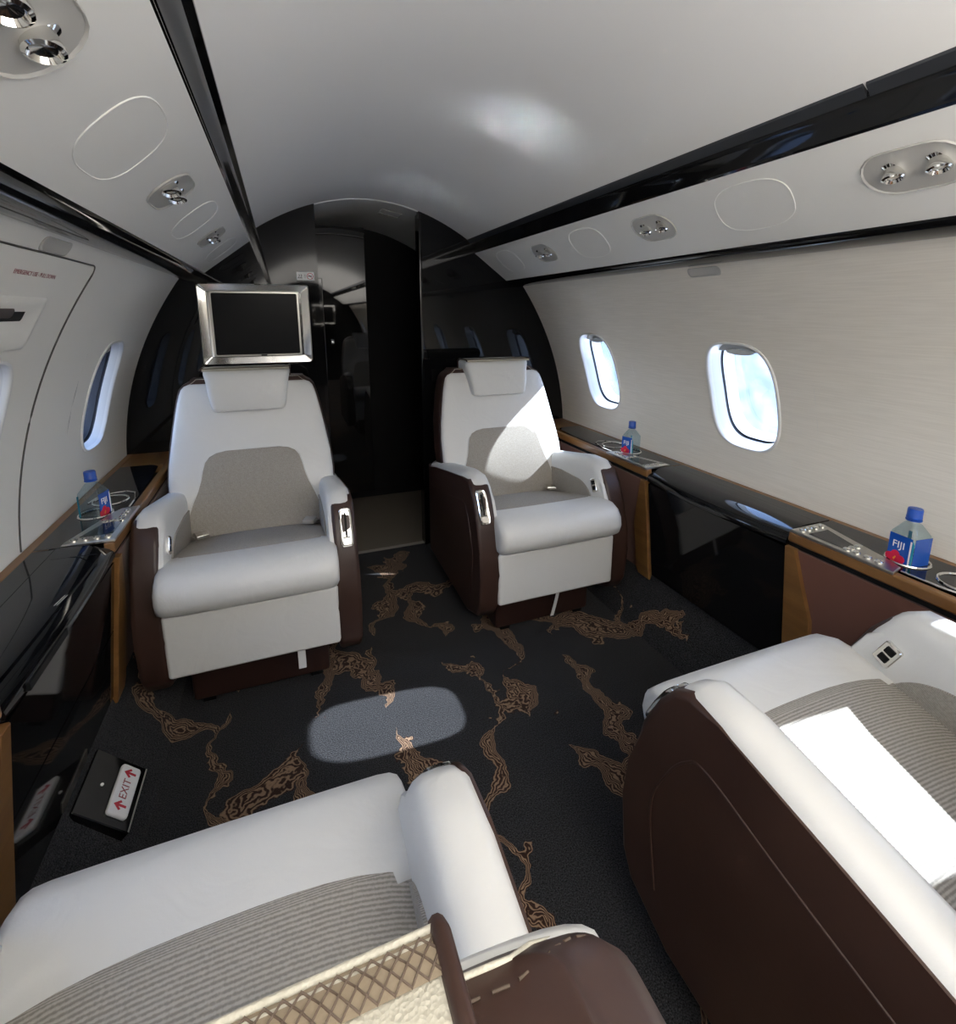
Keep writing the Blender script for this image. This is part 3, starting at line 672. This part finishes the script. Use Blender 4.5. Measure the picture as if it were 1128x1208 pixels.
    for x, k in ((-.266, .55), (-.264, .78), (-.258, .90), (-.246, .965), (-.225, .99), (-.15, 1.0), (0, 1.005), (.15, 1.0), (.225, .99), (.246, .965), (.258, .90), (.264, .78), (.266, .55)):
        rings.append([(x * hw / .266, .10 + (u - .10) * k, .456 + (v - .456) * k) for u, v in prof])
    b = B(); b.loft(rings); b.put('front_roll', 'leather', t, ang=75)
    # seat fabric
    rings = []
    for y, z in ((.165, .513), (.185, .517), (.26, .500), (.36, .474), (.46, .447), (.54, .426)):
        top = [(x, y, z - .012 * (abs(x) / .247) ** 4 + .004 * math.sin(PI * (x + .247) / .494)) for x in np.linspace(-.247, .247, 13)]
        rings.append(top + [(.247, y, .38), (-.247, y, .38)])
    b = B(); b.loft(rings); b.put('seat_insert', 'fabric', t)
    # backrest
    yb = lambda z: (.520 if rec > .2 else .500) + rec * (z - .45) - .018 * math.sin(PI * min(1, max(0, (z - .45) / .3)))
    W_ = ([.42, .50, .60, .68, .78, .88, .93, .962, .982, .994], [.278, .290, .297, .295, .282, .264, .254, .245, .232, .215])
    def backring(z, d0, d1, gw, e=5, n=36):
        w = interp(z, *W_) + gw; y0 = yb(z) + d0; y1 = yb(z) + d1
        return superloop(w, y0, y1, z, e, n)
    zz = [.36, .42, .46, .52, .58, .64, .70, .76, .82, .88, .92, .945, .965, .978, .985]
    b = B(); b.loft([backring(z, 0 + max(0, z - .955) * .5, .06, -max(0, z - .975) * .9) for z in zz]); b.put('back_cushion', 'leather', t, ang=70)
    b = B()
    zz2 = [.14, .30, .42, .52, .64, .76, .88, .92, .945, .965, .98, .990, .997, 1.002]
    b.loft([backring(max(z, .42), .018 + max(0, z - .985) * .6, .150 if z < .9 else .150 - (z - .9) * .3, .008 - max(0, z - .975) * .5, 10, 56) if z >= .42 else [(x, y, z) for x, y, _ in backring(.42, .018, .155, .0 , 14, 56)] for z in zz2])
    bk = b.put('back_shell', 'brown', t, ang=60)
    # seam with stitches where the shell meets the cushion
    def shell_pt(z, ang):                       # point of the shell outline: -90 deg is the front middle, -45 deg the front corner
        d0 = .018 + max(0, z - .985) * .6; d1 = .150 if z < .9 else .150 - (z - .9) * .3
        w = interp(z, *W_) + .008 - max(0, z - .975) * .5; y0, y1 = yb(z) + d0, yb(z) + d1
        c, sn_ = math.cos(math.radians(ang)), math.sin(math.radians(ang))
        return (w * abs(c) ** .2, (y0 + y1) / 2 - (y1 - y0) / 2 * abs(sn_) ** .2, z)
    edge = [shell_pt(z, -50) for z in np.linspace(.62, .990, 30)] + [shell_pt(.997, -51), shell_pt(1.0015, -53)]
    edge += [shell_pt(1.002, a) for a in (-60, -70, -78, -84, -87.5)]
    for s in (-1, 1):
        b = B(); b.tube([(s * x, y, z) for x, y, z in edge], .0012, 8); b.put('piping', 'grain', bk, ang=80)
        b = B(); ex = [Vector((s * (x + .0008), y + .002, z + .0006)) for x, y, z in [shell_pt(z, -34) for z in np.linspace(.80, .9995, 30)]] + [Vector((s * x, y + .008, 1.0028)) for x, y, z in [shell_pt(1.002, a) for a in (-55, -66, -76, -84)]]
        acc = 0
        for p, q in zip(ex[:-1], ex[1:]):
            L_ = (q - p).length; n_ = max(1, round(L_ / .009))
            for i in range(n_): b.tube([p.lerp(q, (i + .15) / n_), p.lerp(q, (i + .72) / n_)], .0007, 5)
        o = b.put('stitching', 'thread', bk, ang=80); o['kind'] = 'stuff'
    # fabric inlay on the backrest
    IW = ([.400, .50, .56, .60, .64, .67, .70, .718, .730, .736], [.246, .236, .214, .196, .183, .177, .168, .154, .130, .095])
    b = B(); fr_, bk_ = [], []
    rows = []
    for z in [.400, .44, .48, .52, .56, .60, .64, .67, .70, .718, .730, .736]:
        w = interp(z, *IW); rows.append([(x, yb(z) - .005 + .010 * (abs(x) / .29) ** 4, z) for x in np.linspace(-w, w, 17)])
    b.loft(rows, cap=False, closed=False)
    P = [rows[i][0] for i in range(len(rows))] + rows[-1][1:-1] + [rows[i][-1] for i in range(len(rows) - 1, -1, -1)]
    b.loft([P, [(x * 1.012, y + .012, z + .003) for x, y, z in P]], cap=False, closed=False)
    ins = b.put('back_insert', 'fabric', t, ang=50)
    b = B(); b.tube([(x * 1.006, y + .003, z + .001) for x, y, z in P], .0024, 5); b.put('insert_piping', 'leather', ins)
    # headrest, folded over the top of the backrest
    yh = lambda z: lerp(yb(.885) - .040, hy, (z - .885) / .155)
    rings = []
    for z, w, d in ((.884, .122, 0.012), (.888, .128, .004), (.90, .133, 0), (.95, .143, -.003), (1.0, .151, -.002), (1.024, .157, .0), (1.036, .157, .005), (1.042, .153, .014), (1.045, .146, .03)):
        y0 = yh(z) + d; y1 = max(yb(z), yh(z)) + (.11 if z > .99 else .03)
        rings.append(superloop(w, y0, y1 - (d if z > 1 else 0), z, 7, 40))
    b = B(); b.loft(rings); hr = b.put('headrest', 'leather', t, ang=50)
    # grained flap over top and back of the headrest
    x0 = .156; ztop = 1.0465
    pf_ = [(hy + .001, 1.0430), (hy + .007, 1.0485), (hy + .05, 1.0490), (hy + .105, 1.047), (hy + .125, 1.036), (hy + .132, 1.0), (max(hy + .134, yb(.93) + .155), .93), (max(hy + .136, yb(.9) + .157), .88)]
    b = B(); b.loft([[(x, y, z) for x in np.linspace(-x0, x0, 9)] for y, z in pf_], cap=False, closed=False)
    b.loft([[(x, y, z - .004) for x in np.linspace(-x0, x0, 9)] for y, z in pf_], cap=False, closed=False)
    fl = b.put('headrest_flap', 'grain', t, recalc=True, ang=60); fl['label'] = 'grained cream leather flap'
    for s in (-1, 1):
        b = B(); b.tube([(s * (x0 + .002), y, z) for y, z in pf_], .0034, 10); b.put('edge_binding', 'brown', fl, ang=80)
    # cross stitch: three crossing zigzags along the front of the flap
    def onflap(x, q):                           # q = distance back along the flap
        a = np.array(pf_); L = np.concatenate([[0], np.cumsum(np.hypot(*np.diff(a, axis=0).T))])
        return (x, float(np.interp(q, L, a[:, 0])), float(np.interp(q, L, a[:, 1])) + .0008)
    b = B(); b.loft([[onflap(x, q) for x in np.linspace(-x0, x0, 9)] for q in (.0060, .012, .0195)], cap=False, closed=False); b.put('stitched_band', 'tan', fl)
    b = B(); b.tube([onflap(x, .003) for x in np.linspace(-x0, x0, 5)], .0016, 8); b.put('front_piping', 'grain', fl, ang=80)
    b = B(); NS = 58; dx = 2 * x0 / NS
    for ph in (0, 1):
        for lo, hi in ((.0065, .0127), (.0127, .019)):
            pts = [onflap(-x0 + dx * i, lo if (i + ph) % 2 == 0 else hi) for i in range(NS + 1)]; b.tube(pts, .0006, 5)
    o = b.put('cross_stitching', 'thread', fl, ang=80); o['kind'] = 'stuff'
    # seat belt halves in the seat corners
    for s in (-1, 1):
        bw = [(s * .210, .540, .428), (s * .205, .500, .447), (s * .188, .460, .456)] if s != sg else [(s * .212, .540, .430), (s * .206, .505, .448), (s * .190, .465, .456)]
        b = B(); rings = []
        for p in bw: p = Vector(p); d = Vector((s * .35, .9, 0)).normalized().cross(Vector((0, 0, 1))); rings.append([p + d * .020 + Vector((0, 0, .002)), p - d * .020 + Vector((0, 0, .002)), p - d * .020, p + d * .020])
        b.loft(rings); bt = b.put('seat_belt', 'beltweb', t)
        c = bw[2]
        b = B(); b.box(-.022, .022, -.030, .018, -.002, .014, .004, 2)
        for v in b.bm.verts: v.co = Matrix.Rotation(-s * .35, 3, 'Z') @ v.co + Vector((c[0], c[1], c[2] + .004))
        b.put('buckle', 'chrome' if s != sg else 'beltweb', bt)
    # tag strap under the leg rest
    b = B()
    if sg > 0: b.box(.112, .136, .070, .073, .112, .19, .001, 1)
    else: b.loft([[(-.03 + x - dxx, yy, z) for x in (0, .014)] + [(-.016 - dxx, yy + .002, z), (-.03 - dxx, yy + .002, z)] for z, yy, dxx in ((.19, .10, -.055), (.15, .10, -.050), (.10, .105, -.042), (.055, .11, -.034))])
    b.put('strap', 'signwhite', t)
    t.location = loc; t.rotation_euler = (0, 0, rot); return t
chair(1, 'white leather armchair facing the camera below the chrome framed monitor', (-.560, 1.492, 0), 0, .32, .645)
chair(-1, 'white leather armchair facing the camera under the far right window, sunlit on its backrest', (.508, 1.492, 0), 0, .32, .645)
chair(1, 'near right armchair seen from its brown side, sun on the seat', (.475, .735, 0), PI, .27, .62)
chair(-1, 'near left armchair seen from behind over its cross stitched headrest', (-.546, .735, 0), PI, .12, .600)

# ------------------------------------------------------------------ water bottles
def bottle(label, loc, rot):
    t = thing('water_bottle', label, 'bottle', (0, 0, 0), 'square water bottles on the ledges')
    h = .030
    def sq(w, z, e=7): return [(u, v, z) for u, v in superell(w, w, 32, e)]
    b = B(); b.loft([sq(.024, 0), sq(.029, .003), sq(h, .010), sq(h, .100), sq(.0295, .103, 6), sq(.016, .127, 3), sq(.0135, .130, 2), sq(.0125, .133, 2), sq(.0125, .142, 2)])
    bd = b.put('body', 'pet', t, ang=50)
    b = B(); b.lathe([(.0150, .1405), (.0160, .142), (.0160, .146), (.0155, .147), (.0155, .163), (.0145, .166), (0, .1665)], (0, 0, 0), n=24); b.put('cap', 'cap', t)
    b = B(); b.lathe([(.0165, .136), (.0165, .139), (.013, .1395)], (0, 0, 0), n=24); b.put('neck_ring', 'cap', t)
    # label: blue right half of the front and the right side, teal edge
    e = h + .0007
    b = B(); b.prism([(0, .012), (.0265, .012), (.0265, .099), (0, .099)], lambda u, v, a: (u, -a, v), e - .0005, e); lb = b.put('label', 'lab_blue', t); lb['label'] = 'blue printed label'
    b = B(); b.prism([(-.0265, .012), (.0265, .012), (.0265, .099), (-.0265, .099)], lambda u, v, a: (a, u, v), e - .0005, e); b.put('side_label', 'lab_blue', t)
    b = B(); b.prism([(-.0265, .014), (.0, .014), (.0, .099), (-.0265, .099)], lambda u, v, a: (u, -a, v), e - .0005, e); b.put('front_label', 'lab_blue', t)
    b = B(); b.prism([(.0265, .02), (.031, .03), (.031, .085), (.0265, .094)], lambda u, v, a: (a * 0 + u - .0005, -e + .002 - a, v), 0, .001); b.put('label_edge', 'lab_teal', t)
    b = B(); b.prism([(-.026, .012), (-.018, .012), (-.018, .094), (-.026, .094)], lambda u, v, a: (u, a, v), e - .0005, e); b.put('back_label', 'lab_teal', t)
    b = B(); b.merge(text_bm('FIJI', .0245), frame_mx((-.003, -e - .0004, .073), (1, 0, 0), (0, 0, 1))); b.put('lettering', 'signwhite', lb)
    b = B()
    for k in range(5):
        a = PI / 2 + k * 2 * PI / 5; cx, cz_ = -.007 + .0115 * math.cos(a), .034 + .0115 * math.sin(a)
        P = [(cx + .0122 * math.cos(q) * math.cos(a) - .0105 * math.sin(q) * math.sin(a), cz_ + .0122 * math.cos(q) * math.sin(a) + .0105 * math.sin(q) * math.cos(a)) for q in np.linspace(0, 2 * PI, 14, endpoint=False)]
        b.prism(P, lambda u, v, w: (u, -w, v), e, e + .0006 + .0001 * k)
    b.put('flower', 'lab_pink', lb)
    b = B(); b.prism([(-.011, .036), (-.008, .032), (-.004, .041), (-.006, .043)], lambda u, v, w: (u, -w, v), e + .001, e + .0016); b.put('stamen', 'lab_yellow', lb)
    b = B(); b.prism([(.0225, .014), (.026, .014), (.026, .092), (.0225, .092)], lambda u, v, w: (u, -w, v), e, e + .0006); b.put('white_stripe', 'signwhite', lb)
    t.location = loc; t.rotation_euler = (0, 0, rot); return t
b1 = bottle('square water bottle with blue label and pink flower on the near right ledge', (.988, .690, .6245), math.radians(-97))
def clear_copy(loc, rot, label):
    c = copy_tree(b1); c.location = loc; c.rotation_euler = (0, 0, math.radians(rot)); c['label'] = label
    for ch in list(c.children):
        if ch.name.startswith('side_label'): bpy.data.objects.remove(ch)
    return c
clear_copy((.992, 1.770, .6245), -75, 'square water bottle on the right ledge beside the far right armchair')
clear_copy((-.992, 1.770, .6245), 75, 'square water bottle on the left ledge beside the monitor chair')

# ------------------------------------------------------------------ outside
b = B(); b.box(-150, 150, -150, 150, -1.9, -1.8); struct(b.put('ground', 'asphalt'), 'concrete apron outside')
b = B(); b.prism([(1.25, -2.2), (1.25, 3.4), (2.4, 3.5), (4.2, 3.5), (10.5, .4), (10.5, -1.0), (4.0, -1.2)], lambda u, v, a: (u, v, a - .036 * (u - 1.2)), -.20, .01, .03, 2)
tag(b.put('wing', 'wing'), 'white aircraft wing outside the right windows', 'wing')
